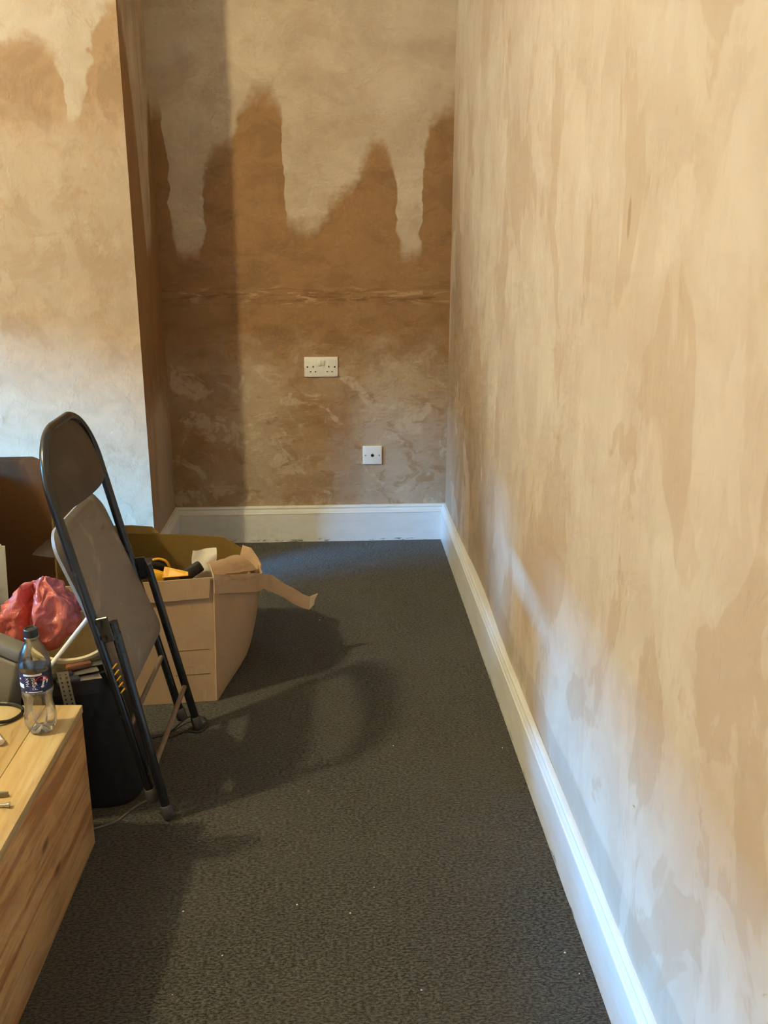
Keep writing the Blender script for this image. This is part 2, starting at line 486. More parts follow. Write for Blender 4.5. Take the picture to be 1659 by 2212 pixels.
# ---------------------------------------------------------------- geometry helpers
def obj_from(name, vf, mat, parent=None, smooth=False, auto=None):
    v, f = vf
    me = bpy.data.meshes.new(name)
    me.from_pydata([tuple(p) for p in v], [], f)
    me.validate()
    bm = bmesh.new()
    bm.from_mesh(me)
    bmesh.ops.recalc_face_normals(bm, faces=bm.faces)
    bm.to_mesh(me)
    bm.free()
    if mat is not None:
        me.materials.append(MATS[mat] if isinstance(mat, str) else mat)
    if smooth:
        me.polygons.foreach_set('use_smooth', [True] * len(me.polygons))
        if auto is not None:
            me.set_sharp_from_angle(angle=auto)
    o = bpy.data.objects.new(name, me)
    COL.objects.link(o)
    if parent is not None:
        o.parent = parent
    return o

def tag(o, label=None, cat=None, group=None, kind=None):
    if label: o['label'] = label
    if cat: o['category'] = cat
    if group: o['group'] = group
    if kind: o['kind'] = kind
    return o

def thing(name, label, cat, loc=(0, 0, 0), group=None):
    o = bpy.data.objects.new(name, None)
    o.empty_display_size = 0.05
    o.location = loc
    COL.objects.link(o)
    return tag(o, label, cat, group)

def rel(vf, loc):
    L = Vector(loc)
    return [Vector(p) - L for p in vf[0]], vf[1]

def join(*vfs):
    V, F = [], []
    for v, f in vfs:
        k = len(V)
        V += [Vector(p) for p in v]
        F += [tuple(i + k for i in q) for q in f]
    return V, F

def boxvf(a, b):
    x0, y0, z0 = a
    x1, y1, z1 = b
    v = [(x0, y0, z0), (x1, y0, z0), (x1, y1, z0), (x0, y1, z0), (x0, y0, z1), (x1, y0, z1), (x1, y1, z1), (x0, y1, z1)]
    f = [(0, 3, 2, 1), (4, 5, 6, 7), (0, 1, 5, 4), (1, 2, 6, 5), (2, 3, 7, 6), (3, 0, 4, 7)]
    return [Vector(p) for p in v], f

def bevbox(a, b, r, seg=2, M=None):
    v, f = boxvf(a, b)
    bm = bmesh.new()
    bv = [bm.verts.new(p) for p in v]
    for q in f:
        bm.faces.new([bv[i] for i in q])
    bmesh.ops.bevel(bm, geom=bm.edges[:], offset=r, segments=seg, affect='EDGES', profile=0.5)
    bm.verts.index_update()
    V = [vv.co.copy() for vv in bm.verts]
    F = [tuple(vv.index for vv in ff.verts) for ff in bm.faces]
    bm.free()
    if M is not None:
        V = [M @ p for p in V]
    return V, F

def tube(pts, r, seg=12, cap=True, radii=None):
    pts = [Vector(p) for p in pts]
    n = len(pts)
    V, F = [], []
    t0 = (pts[1] - pts[0]).normalized()
    ref = Vector((0, 0, 1)) if abs(t0.z) < 0.9 else Vector((1, 0, 0))
    a = t0.cross(ref).normalized()
    for i, p in enumerate(pts):
        if i == 0: t = pts[1] - pts[0]
        elif i == n - 1: t = pts[-1] - pts[-2]
        else: t = pts[i + 1] - pts[i - 1]
        t.normalize()
        a = (a - t * a.dot(t)).normalized()
        b = t.cross(a)
        rr = radii[i] if radii else r
        for k in range(seg):
            an = 2 * math.pi * k / seg
            V.append(p + a * (rr * math.cos(an)) + b * (rr * math.sin(an)))
    for i in range(n - 1):
        for k in range(seg):
            k2 = (k + 1) % seg
            F.append((i * seg + k, i * seg + k2, (i + 1) * seg + k2, (i + 1) * seg + k))
    if cap:
        F.append(tuple(range(seg))[::-1])
        F.append(tuple((n - 1) * seg + k for k in range(seg)))
    return V, F

def lathe(profile, seg=32, M=None, closed=False):
    V, F = [], []
    for r, z in profile:
        for k in range(seg):
            a = 2 * math.pi * k / seg
            V.append(Vector((r * math.cos(a), r * math.sin(a), z)))
    n = len(profile)
    for i in range(n - 1 + (1 if closed else 0)):
        j = (i + 1) % n
        for k in range(seg):
            k2 = (k + 1) % seg
            F.append((i * seg + k, i * seg + k2, j * seg + k2, j * seg + k))
    if M is not None:
        V = [M @ p for p in V]
    return V, F

def smooth_path(pts, n=6):
    """Catmull-Rom through points"""
    P = [Vector(p) for p in pts]
    P = [2 * P[0] - P[1]] + P + [2 * P[-1] - P[-2]]
    out = []
    for i in range(1, len(P) - 2):
        for k in range(n):
            t = k / n
            a, b, c, d = P[i - 1], P[i], P[i + 1], P[i + 2]
            out.append(0.5 * ((2 * b) + (c - a) * t + (2 * a - 5 * b + 4 * c - d) * t * t + (3 * b - a - 3 * c + d) * t ** 3))
    out.append(P[-2])
    return out

def sheet(rows, thick, closed=False):
    """grid of points (rows x cols) given a thickness along its normals"""
    R, C = len(rows), len(rows[0])
    P = [[Vector(p) for p in r] for r in rows]
    N = [[None] * C for _ in range(R)]
    for i in range(R):
        for j in range(C):
            du = P[i][min(j + 1, C - 1)] - P[i][max(j - 1, 0)]
            dv = P[min(i + 1, R - 1)][j] - P[max(i - 1, 0)][j]
            nn = du.cross(dv)
            N[i][j] = nn.normalized() if nn.length > 1e-9 else Vector((0, 0, 1))
    V = [P[i][j] + N[i][j] * thick / 2 for i in range(R) for j in range(C)]
    V += [P[i][j] - N[i][j] * thick / 2 for i in range(R) for j in range(C)]
    k = R * C
    F = []
    ix = lambda i, j: i * C + j
    for i in range(R - 1):
        for j in range(C - 1):
            q = (ix(i, j), ix(i, j + 1), ix(i + 1, j + 1), ix(i + 1, j))
            F.append(q)
            F.append(tuple(k + t for t in q[::-1]))
    for j in range(C - 1):
        F.append((ix(0, j), k + ix(0, j), k + ix(0, j + 1), ix(0, j + 1)))
        F.append((ix(R - 1, j), ix(R - 1, j + 1), k + ix(R - 1, j + 1), k + ix(R - 1, j)))
    for i in range(R - 1):
        F.append((ix(i, 0), ix(i + 1, 0), k + ix(i + 1, 0), k + ix(i, 0)))
        F.append((ix(i, C - 1), k + ix(i, C - 1), k + ix(i + 1, C - 1), ix(i + 1, C - 1)))
    return V, F

# ---------------------------------------------------------------- room shell
H = 3.00
def grid_wall(name, mat, u0, u1, z0, z1, place, du=0.02):
    nu, nz = max(2, int((u1 - u0) / du)), max(2, int((z1 - z0) / du))
    V, F = [], []
    for j in range(nz + 1):
        for i in range(nu + 1):
            V.append(place(u0 + (u1 - u0) * i / nu, z0 + (z1 - z0) * j / nz))
    for j in range(nz):
        for i in range(nu):
            a = j * (nu + 1) + i
            F.append((a, a + 1, a + nu + 2, a + nu + 1))
    o = obj_from(name, (V, F), mat, smooth=True)
    return tag(o, kind='structure')

def back_place(u, z):
    d = 0.0035 * noise.noise(Vector((u * 3, z * 3, 1.0)))
    zr = 1.10 + 0.012 * noise.noise(Vector((u * 6, 0, 4.0)))
    k = math.exp(-((z - zr) / 0.022) ** 2)
    d += k * (0.004 + 0.006 * noise.noise(Vector((u * 16, z * 60, 2.0))))
    d += 0.0015 * noise.noise(Vector((u * 14, z * 20, 5.0)))
    edge = min(1.0, abs(u - 0.02) / 0.08) if u <= 0.02 else 0.0
    return Vector((u, 0.02 - max(-0.002, d) * edge, z))
grid_wall('wall_back', 'plaster_back', -1.30, 0.10, 0.0, H, back_place, 0.012)

def right_place(u, z):
    d = 0.004 * noise.noise(Vector((u * 2, z * 2, 11.0))) + 0.0014 * noise.noise(Vector((u * 10, z * 5, 15.0)))
    bulge = 0.012 * math.exp(-((u + 0.95) / 0.45) ** 2) * math.exp(-(z / 0.5) ** 2)
    edge = min(1.0, max(0.0, (0.02 - u) / 0.1))
    return Vector((0.02 - d * edge + bulge, u, z))
grid_wall('wall_right', 'plaster_right', -5.3, 0.03, 0.0, H, right_place, 0.025)

def chim_place(u, z):
    d = 0.003 * noise.noise(Vector((u * 3, z * 3, 21.0))) + 0.001 * noise.noise(Vector((u * 12, z * 12, 25.0)))
    edge = min(1.0, max(0.0, (-1.220 - u) / 0.05))
    return Vector((u, -0.440 - d * edge, z))
grid_wall('wall_chimney_front', 'plaster_chimney', -3.0, -1.220, 0.0, H, chim_place, 0.025)
def alc_place(u, z):
    t = (u + 0.440) / 0.460
    return Vector((-1.220 + 0.020 * t + 0.002 * noise.noise(Vector((u * 6, z * 3, 31.0))) * t * (1 - t) * 4, u, z))
grid_wall('wall_alcove_side', 'plaster_alcove', -0.440, 0.03, 0.0, H, alc_place, 0.03)
# unseen rest of the room
tag(obj_from('wall_chimney_side', boxvf((-3.03, -0.440, 0), (-3.0, 0.05, H)), 'plaster_other'), kind='structure')
tag(obj_from('wall_alcove_far', boxvf((-4.4, 0.02, 0), (-3.03, 0.06, H)), 'plaster_other'), kind='structure')
tag(obj_from('wall_front', boxvf((-4.4, -5.35, 0), (0.06, -5.3, H)), 'plaster_other'), kind='structure')
X = WIN['x']
tag(obj_from('wall_left', join(boxvf((X - 0.1, -5.3, 0), (X, WIN['y0'], H)), boxvf((X - 0.1, WIN['y1'], 0), (X, 0.02, H)),
    boxvf((X - 0.1, WIN['y0'], 0), (X, WIN['y1'], WIN['z0'])), boxvf((X - 0.1, WIN['y0'], WIN['z1']), (X, WIN['y1'], H))), 'plaster_other'), kind='structure')
y0, y1, z0, z1 = WIN['y0'], WIN['y1'], WIN['z0'], WIN['z1']
win = tag(obj_from('window_1', join(boxvf((X - 0.07, y0, z0), (X - 0.03, y0 + 0.04, z1)), boxvf((X - 0.07, y1 - 0.04, z0), (X - 0.03, y1, z1)),
    boxvf((X - 0.07, y0 + 0.04, z0), (X - 0.03, y1 - 0.04, z0 + 0.04)), boxvf((X - 0.07, y0 + 0.04, z1 - 0.04), (X - 0.03, y1 - 0.04, z1))), 'socket'), kind='structure')
tag(obj_from('floor', boxvf((-4.4, -5.35, -0.03), (0.06, 0.06, 0.0)), 'carpet'), kind='structure')
tag(obj_from('ceiling', boxvf((-4.4, -5.35, H), (0.06, 0.06, H + 0.04)), 'ceiling'), kind='structure')
# outside the window: ground, and an unseen block sized to cut sky light
tag(obj_from('ground_outside', boxvf((-60, -60, -0.6), (-4.45, 60, -0.5)), 'outside'), kind='structure')
tag(obj_from('house_sky_blocker', boxvf((-22, -40, -0.5), (-16, 40, 4.4)), 'outside'), kind='structure')

# ---------------------------------------------------------------- skirting boards
PROF = [(0.0, 0.0), (0.020, 0.0), (0.020, 0.132), (0.0215, 0.1345), (0.0205, 0.1375), (0.0185, 0.139), (0.0175, 0.143), (0.0145, 0.150), (0.0125, 0.1535), (0.0125, 0.1555), (0.0140, 0.1575), (0.0140, 0.1625), (0.0115, 0.1665), (0.0060, 0.1685), (0.0, 0.1685)]
def skirting(name, a, b, inward, ea=0, eb=0, n=40, extra=None):
    """board from a to b along a wall, inward = unit vector into the room, mitred by ea/eb (length change per depth)"""
    a, b, w_ = Vector(a), Vector(b), Vector(inward)
    t = (b - a).normalized()
    L = (b - a).length
    V, F = [], []
    m = len(PROF)
    for i in range(n + 1):
        s = i / n
        for d, z in PROF:
            k = a + t * (L * s + d * (ea * (1 - s) + eb * s)) + w_ * d
            wob = 0.0008 * noise.noise(Vector((k.x * 5 + z * 9, k.y * 5, 2)))
            if extra and d < 0.001 and z > 0.1:
                k = k - w_ * extra(k)
            V.append(Vector((k.x, k.y, z + wob * (1 if z > 0.1 else 0))))
    for i in range(n):
        for j in range(m - 1):
            F.append((i * m + j, i * m + j + 1, (i + 1) * m + j + 1, (i + 1) * m + j))
    F.append(tuple(range(m))[::-1])
    F.append(tuple(n * m + j for j in range(m)))
    o = obj_from(name, (V, F), 'skirting', smooth=True, auto=math.radians(28))
    return tag(o, kind='structure')
skirting('baseboard_back', (-1.20, 0.02, 0), (0.02, 0.02, 0), (0, -1, 0), 1, -1, 30)
skirting('baseboard_right', (0.02, 0.02, 0), (0.02, -5.3, 0), (-1, 0, 0), 1, 0, 90,
         extra=lambda k: 0.012 * math.exp(-((k.y + 0.95) / 0.45) ** 2))
skirting('baseboard_alcove', (-1.220, -0.440, 0), (-1.20, 0.02, 0), (0.9991, -0.0434, 0), -1, -1, 10)
skirting('baseboard_chimney', (-3.0, -0.440, 0), (-1.220, -0.440, 0), (0, -1, 0), 0, 1, 10)

# ---------------------------------------------------------------- wall plates
def plate_base(x0, x1, z0, z1):
    return bevbox((x0, 0.0105, z0), (x1, 0.0215, z1), 0.003, 3)
def disc_y(x, z, r, y0, y1, seg=14):
    V = []
    for yy in (y0, y1):
        for k in range(seg):
            a = 2 * math.pi * k / seg
            V.append(Vector((x + r * math.cos(a), yy, z + r * math.sin(a))))
    F = [(k, (k + 1) % seg, seg + (k + 1) % seg, seg + k) for k in range(seg)]
    F += [tuple(range(seg)), tuple(range(seg, 2 * seg))[::-1]]
    return V, F

sx, sz = -0.6098, 0.8408
L = (sx + 0.073, 0.0215, sz - 0.043)
dso = thing('double_socket', 'white double plug socket on the back wall above the skirting', 'socket', L)
obj_from('plate', rel(plate_base(sx, sx + 0.146, sz - 0.086, sz), L), 'socket', dso, True, math.radians(40))
for k, dx in enumerate((0.0655, 0.0815)):
    Mr = Matrix.Translation((sx + dx, 0.0095, sz - 0.0245)) @ Matrix.Rotation(math.radians(7 if k else -7), 4, 'X')
    obj_from('rocker_switch', rel(bevbox((-0.0072, -0.003, -0.0115), (0.0072, 0.003, 0.0115), 0.0012, 2, Mr), L), 'socket', dso, True, math.radians(40))
for c in (0.037, 0.109):
    for dx, dz, hw, hh in ((0.002 if c < 0.07 else -0.002, -0.041, 0.0022, 0.0042), (-0.0095, -0.063, 0.0036, 0.0018), (0.0115, -0.063, 0.0036, 0.0018)):
        obj_from('pin_hole', rel(boxvf((sx + c + dx - hw, 0.0100, sz + dz - hh), (sx + c + dx + hw, 0.0150, sz + dz + hh)), L), 'dark', dso)
for dx in (0.014, 0.132):
    obj_from('screw', rel(disc_y(sx + dx, sz - 0.0425, 0.0035, 0.0098, 0.014), L), 'dark', dso)
sx, sz = -0.3572, 0.4419
L = (sx + 0.043, 0.0215, sz - 0.043)
aer = thing('aerial_socket', 'small square white aerial outlet low on the back wall', 'socket', L)
obj_from('plate', rel(plate_base(sx, sx + 0.086, sz - 0.084, sz), L), 'socket', aer, True, math.radians(40))
obj_from('coax_hole', rel(disc_y(sx + 0.043, sz - 0.042, 0.0062, 0.0098, 0.014, 20), L), 'dark', aer)
obj_from('coax_ring', rel(lathe([(0.0062, 0.0), (0.0075, 0.0), (0.0075, 0.0016), (0.0062, 0.0016)], 20,
    Matrix.Translation((sx + 0.043, 0.0106, sz - 0.042)) @ Matrix.Rotation(math.radians(90), 4, 'X'), True), L), 'screw', aer)
for dx in (0.0125, 0.0735):
    obj_from('screw', rel(disc_y(sx + dx, sz - 0.042, 0.0032, 0.0098, 0.014), L), 'screw', aer)

# ---------------------------------------------------------------- wooden chest
CH = Vector((-1.107, -2.167, 0))
ax = Vector((-0.050, -0.9987, 0)).normalized()      # along the long side, towards the camera
ay = Vector((-0.9987, 0.050, 0)).normalized()       # to the left
def CP(a, b, z):
    return CH + ax * a + ay * b + Vector((0, 0, z))
def chest_box(a0, a1, b0, b1, z0, z1, r=0.002):
    Mx = Matrix((ax, ay, Vector((0, 0, 1)))).transposed().to_4x4()
    Mx.translation = CH
    return bevbox((a0, b0, z0), (a1, b1, z1), r, 2, Mx)
chest = thing('wooden_chest', 'pine wooden chest with worn plank top at the left edge', 'chest', CH)
CL, CW, CZ = 0.98, 0.52, 0.378
obj_from('side_panel', rel(chest_box(0.0, CL, 0.0, 0.018, 0.0, CZ - 0.020), CH), 'pine_side', chest, True, math.radians(30))
obj_from('side_panel', rel(chest_box(0.0, CL, CW - 0.018, CW, 0.0, CZ - 0.020), CH), 'pine_side', chest, True, math.radians(30))
obj_from('end_panel', rel(chest_box(0.0, 0.018, 0.018, CW - 0.018, 0.0, CZ - 0.020), CH), 'pine_side', chest, True, math.radians(30))
obj_from('end_panel', rel(chest_box(CL - 0.018, CL, 0.018, CW - 0.018, 0.0, CZ - 0.020), CH), 'pine_side', chest, True, math.radians(30))
b = 0.0
for wd in (0.083, 0.145, 0.145, 0.147):
    obj_from('plank', rel(chest_box(-0.002, CL + 0.002, b - (0.002 if b == 0 else 0), b + wd - 0.0012, CZ - 0.020, CZ - 0.0004 * int(b > 0)), CH), 'pine_top', chest, True, math.radians(30))
    b += wd
TOPZ = CZ

# ---------------------------------------------------------------- folding chair
L0, F0 = Vector((-0.941, -2.079, 0)), Vector((-0.919, -1.637, 0))
mid = (L0 + F0) / 2
W = (F0 - L0).normalized()
Nn = Vector((-W.y, W.x, 0))
lean = math.radians(12.6)
Vv = Nn * math.sin(lean) + Vector((0, 0, math.cos(lean)))
Q = W.cross(Vv)
def K(u, v, n):
    return W * u + Vv * v + Q * n
chair = thing('folding_chair', 'folded black steel chair with grey seat, leaning beside the chest', 'chair', mid)
TR = 0.0115
# back frame: one bent tube
hw, vt, rc, nU = 0.200, 1.012, 0.150, -0.030
pts = [K(-hw - 0.004, 0.075, nU), K(-hw - 0.002, 0.35, nU), K(-hw, 0.62, nU), K(-hw, vt - rc, nU)]
for k in range(1, 13):
    a = math.pi - math.pi / 2 * k / 12
    pts.append(K(-hw + rc + rc * math.cos(a), vt - rc + rc * math.sin(a), nU))
for k in range(1, 13):
    a = math.pi / 2 - math.pi / 2 * k / 12
    pts.append(K(hw - rc + rc * math.cos(a), vt - rc + rc * math.sin(a), nU))
pts += [K(hw, 0.62, nU), K(hw + 0.002, 0.35, nU), K(hw + 0.004, 0.075, nU)]
obj_from('back_frame', tube(pts, TR, 14), 'tube', chair, True, math.radians(50))
for s in (-1, 1):
    # front leg
    obj_from('leg', tube([K(s * 0.222, 0.030, 0.002), K(s * 0.208, 0.28, 0.007), K(s * 0.193, 0.545, 0.013)], TR, 14), 'tube', chair, True, math.radians(50))
    obj_from('rubber_foot', tube([K(s * 0.222, 0.0035, 0.002), K(s * 0.222, 0.008, 0.002), K(s * 0.222, 0.040, 0.002), K(s * 0.222, 0.042, 0.002)], 0.0150, 14, True, [0.013, 0.0155, 0.0145, 0.0120]), 'rubber', chair, True, math.radians(50))
    obj_from('rubber_foot', tube([K(s * 0.204, 0.050, nU), K(s * 0.204, 0.054, nU), K(s * 0.204, 0.085, nU), K(s * 0.204, 0.087, nU)], 0.0150, 14, True, [0.013, 0.0155, 0.0145, 0.0120]), 'rubber', chair, True, math.radians(50))
    # pivot bracket joining seat, leg and frame
    Mb = Matrix((W, Vv, Q)).transposed().to_4x4()
    obj_from('bracket', bevbox((s * 0.205 - 0.003, 0.50, -0.040), (s * 0.205 + 0.003, 0.565, 0.008), 0.002, 1, Mb), 'tube', chair)
    for vv in (0.512, 0.552):
        obj_from('rivet', tube([K(s * 0.206, vv, -0.014), K(s * 0.216, vv, -0.014)], 0.006, 10), 'tube', chair, True, math.radians(40))
obj_from('frame_crossbar', tube([K(-hw, 0.262, nU), K(hw, 0.262, nU)], 0.0068, 10), 'rust', chair, True, math.radians(40))
obj_from('leg_crossbar', tube([K(-0.215, 0.150, 0.004), K(0.215, 0.150, 0.004)], 0.0072, 10), 'rust', chair, True, math.radians(40))
# backrest panel, bowed backwards and rounded at the top like the tube
rows = []
vb0, vb1 = 0.828, vt - 0.004
NR, NC = 14, 20
for i in range(NR + 1):
    v = vb0 + (vb1 - vb0) * i / NR
    dv = v - (vt - rc)
    hwv = hw - rc + math.sqrt(max(0.0, rc * rc - dv * dv)) if dv > 0 else hw
    hwv = max(hwv, 0.02)
    row = []
    for j in range(NC + 1):
        t = -1 + 2 * j / NC
        bow = 0.042 * (1 - t * t) * (1 - max(0, dv) / rc * 0.85)
        row.append(K(hwv * t, v, nU + bow - 0.002))
    rows.append(row)
obj_from('backrest', sheet(rows, 0.003), 'back', chair, True, math.radians(60))
# folded seat: padded slab with rounded front corners, tilted away from the frame at its upper edge
def seat_slab():
    sw, s0, s1, r = 0.198, 0.345, 0.788, 0.060
    out = []
    def arc(cu, cv, rr, a0, a1, n=8):
        for k in range(n + 1):
            a = a0 + (a1 - a0) * k / n
            out.append((cu + rr * math.cos(a), cv + rr * math.sin(a)))
    arc(sw - 0.03, s0 + 0.03, 0.03, -math.pi / 2, 0)
    arc(sw - r, s1 - r, r, 0, math.pi / 2)
    arc(-sw + r, s1 - r, r, math.pi / 2, math.pi)
    arc(-sw + 0.03, s0 + 0.03, 0.03, math.pi, 1.5 * math.pi)
    cu, cv = 0.0, (s0 + s1) / 2
    def nn(v):      # plane of the seat
        return -0.062 + (s1 - v) / (s1 - s0) * 0.060
    rings = [(0.0, 0.013), (0.45, 0.012), (0.82, 0.009), (0.95, 0.004), (1.0, -0.004), (0.99, -0.013), (0.94, -0.016)]
    V, F = [], []
    V.append(K(cu, cv, nn(cv) + rings[0][1]))
    m = len(out)
    for s_, h in rings[1:]:
        for (u, v) in out:
            uu, v2 = cu + (u - cu) * s_, cv + (v - cv) * s_
            V.append(K(uu, v2, nn(v2) + h))
    for k in range(m):
        F.append((0, 1 + k, 1 + (k + 1) % m))
    for i in range(len(rings) - 2):
        for k in range(m):
            a, b_ = 1 + i * m, 1 + (i + 1) * m
            F.append((a + k, b_ + k, b_ + (k + 1) % m, a + (k + 1) % m))
    e = 1 + (len(rings) - 2) * m
    F.append(tuple(e + k for k in range(m)))
    return V, F
tag(obj_from('seat', seat_slab(), 'seat', chair, True, math.radians(60)), 'scuffed grey-brown seat panel')
# locking notches on the near leg
for k in range(5):
    p = 0.43 - k * 0.017
    obj_from('notch', tube([K(-0.206, p, -0.020), K(-0.206, p + 0.011, -0.006)], 0.0022, 6), 'yellow', chair)

# ---------------------------------------------------------------- cardboard box (open)
BX = Vector((-1.05, -1.26, 0))
top = [(-1.320, -1.505, .410), (-1.10, -1.487, .408), (-0.868, -1.468, .415), (-0.805, -1.405, .392), (-0.755, -1.31, .352), (-0.742, -1.22, .330), (-0.757, -1.13, .325), (-0.795, -1.06, .345), (-0.889, -1.005, .382), (-1.04, -1.003, .392), (-1.19, -1.005, .400), (-1.325, -1.03, .410)]
bot = [(-1.318, -1.500), (-1.10, -1.486), (-0.878, -1.468), (-0.862, -1.385), (-0.846, -1.30), (-0.830, -1.21), (-0.815, -1.12), (-0.812, -1.055), (-0.885, -1.028), (-1.04, -1.025), (-1.19, -1.028), (-1.318, -1.04)]
def wallpts(idx, n=10, inset=0.0, z0=0.0, z1=1.0):
    rows = []
    for i in range(n + 1):
        s = z0 + (z1 - z0) * i / n
        row = []
        for k in idx:
            tp, bt = Vector(top[k]), Vector((bot[k][0], bot[k][1], 0.001))
            e = s ** 0.55 if k in (3, 4, 5, 6) else s
            p = Vector((bt.x + (tp.x - bt.x) * e, bt.y + (tp.y - bt.y) * e, bt.z + (tp.z - bt.z) * s))
            row.append(p)
        rows.append(row)
    return rows
box = thing('open_cardboard_box', 'open tan cardboard box with bulging side and torn flap', 'box', BX)
def boxpart(name, vf, mat, **k):
    return obj_from(name, rel(vf, BX), mat, box, True, math.radians(40))
boxpart('front_wall', sheet(wallpts([0, 1, 2]), 0.005), 'card')
boxpart('side_wall', sheet(wallpts([2, 3, 4, 5, 6, 7]), 0.005), 'card')
boxpart('back_wall', sheet(wallpts([7, 8, 9, 10, 11]), 0.005), 'card_in_shaded')
boxpart('side_wall', sheet(wallpts([11, 0]), 0.005), 'card_in_shaded')
boxpart('bottom', boxvf((-1.30, -1.46, 0.002), (-0.885, -1.05, 0.006)), 'card_in_shaded')
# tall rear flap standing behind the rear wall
boxpart('rear_flap', sheet([[(-1.322, -0.995, .395), (-1.20, -0.992, .395), (-1.105, -0.990, .392)], [(-1.322, -0.975, .418), (-1.20, -0.972, .418), (-1.130, -0.970, .410)]], 0.005), 'card_in_shaded')
boxpart('left_shade_flap', sheet([[(-1.327, -1.03, .41), (-1.325, -1.27, .41), (-1.323, -1.50, .41)], [(-1.322, -1.04, .69), (-1.320, -1.27, .695), (-1.318, -1.49, .69)]], 0.005), 'card_in_shaded')  # upright flap hidden from view, added to shade the box interior
# upper band of the front: flap folded down on the outside
boxpart('front_flap', sheet([[(-1.318, -1.513, .345), (-1.10, -1.4945, .345), (-0.885, -1.4765, .352)], [(-1.324, -1.514, .412), (-1.10, -1.4945, .412), (-0.878, -1.4765, .418)]], 0.004), 'card')
# creases in the front, their recess shade painted as dark strips
for zc, x0, x1 in ((0.178, -1.01, -0.893), (0.095, -1.00, -0.895)):
    yw = lambda x_: -1.468 + (x_ + 0.878) * 0.0833
    boxpart('crease_shade', sheet([[(x0, yw(x0) - 0.0028, zc), (x1, yw(x1) - 0.0028, zc + 0.001)], [(x0, yw(x0) - 0.0028, zc + 0.002), (x1, yw(x1) - 0.0028, zc + 0.003)]], 0.001), 'card_in_shaded')
boxpart('corner_fold', tube([(-0.8795, -1.4695, 0.004), (-0.873, -1.4695, 0.20), (-0.869, -1.4705, 0.40)], 0.0035, 6), 'card')
# strip torn off the rim: lies against the bulged side, then sticks out over the carpet
def strip_rows():
    c = [(-0.868, -1.476, .398, .060), (-0.805, -1.415, .372, .058), (-0.752, -1.318, .336, .056), (-0.735, -1.275, .322, .054), (-0.706, -1.258, .306, .052), (-0.672, -1.240, .274, .050), (-0.640, -1.225, .246, .048), (-0.612, -1.214, .224, .046), (-0.590, -1.205, .212, .045)]
    lo_, hi_ = [], []
    for i, (x, y, z, wd) in enumerate(c):
        jag = 0.003 * math.sin(i * 2.7)
        lo_.append((x, y - 0.006, z - wd / 2 + jag))
        hi_.append((x + (0.004 if i > 4 else 0), y + 0.002, z + wd / 2 - jag))
    return [lo_, [tuple((Vector(a) + Vector(b_)) / 2) for a, b_ in zip(lo_, hi_)], hi_]
boxpart('torn_strip', sheet(strip_rows(), 0.004), 'kraft')
boxpart('strip_end', sheet([[(-0.590, -1.211, .190), (-0.574, -1.200, .204)], [(-0.588, -1.206, .214), (-0.570, -1.196, .222)], [(-0.586, -1.203, .234), (-0.560, -1.192, .240)]], 0.003), 'crumbtorn')
# inner flap pushed down inside along the right rim
fl_rows = []
for i in range(7):
    t = i / 6
    row = []
    for j in range(8):
        s = j / 7
        a = Vector((-0.872, -1.455, .412)).lerp(Vector((-0.760, -1.20, .332)), s)
        b_ = Vector((-0.905, -1.33, .405)).lerp(Vector((-0.835, -1.15, .365)), s)
        p = a.lerp(b_, t)
        p.z += 0.018 * math.sin(math.pi * t) + 0.006 * noise.noise(p * 25)
        row.append(p)
    fl_rows.append(row)
boxpart('inner_flap', sheet(fl_rows, 0.004), 'kraft')
boxpart('crushed_corner', sheet([[(-0.815, -1.10, .30), (-0.775, -1.12, .30), (-0.752, -1.15, .29)], [(-0.820, -1.09, .345), (-0.772, -1.105, .345), (-0.748, -1.135, .325)], [(-0.812, -1.075, .375), (-0.785, -1.09, .370), (-0.762, -1.12, .345)]], 0.005), 'card')

# ---------------------------------------------------------------- things in the box
def blade(pts, thick):
    """closed polygon in 3D extruded along its normal"""
    P = [Vector(p) for p in pts]
    nrm = (P[1] - P[0]).cross(P[2] - P[0]).normalized() * thick
    V = P + [p + nrm for p in P]
    m = len(P)
    F = [tuple(range(m))[::-1], tuple(range(m, 2 * m))] + [(k, (k + 1) % m, m + (k + 1) % m, m + k) for k in range(m)]
    return V, F
L = (-1.09, -1.30, 0.33)
saw = thing('hand_saw', 'black and yellow tool handle inside the open cardboard box', 'tool', L)
obj_from('grip', rel(tube(smooth_path([(-1.135, -1.33, .375), (-1.10, -1.315, .402), (-1.065, -1.30, .400), (-1.045, -1.29, .385), (-1.035, -1.29, .358)], 5), 0.018, 12, True), L), 'blackgrip', saw, True, math.radians(50))
obj_from('yellow_trim', rel(tube(smooth_path([(-1.075, -1.318, .418), (-1.055, -1.312, .419), (-1.035, -1.306, .408), (-1.026, -1.302, .385), (-1.028, -1.300, .362)], 6), 0.0045, 8), L), 'yellow', saw, True)
obj_from('hang_hole', rel(tube([(-1.056, -1.327, .409), (-1.054, -1.335, .410)], 0.006, 12), L), 'dark', saw)
obj_from('yellow_body', rel(bevbox((-0.024, -0.014, -0.018), (0.020, 0.014, 0.014), 0.006, 2, Matrix.Translation((-1.050, -1.37, .386)) @ Matrix.Rotation(0.3, 4, 'Y')), L), 'yellow', saw, True, math.radians(40))
obj_from('blade', rel(blade([(-1.036, -1.385, .383), (-0.955, -1.395, .392), (-0.957, -1.380, .399), (-1.030, -1.365, .412)], 0.002), L), 'yellow', saw)
L = (-0.95, -1.33, 0.36)
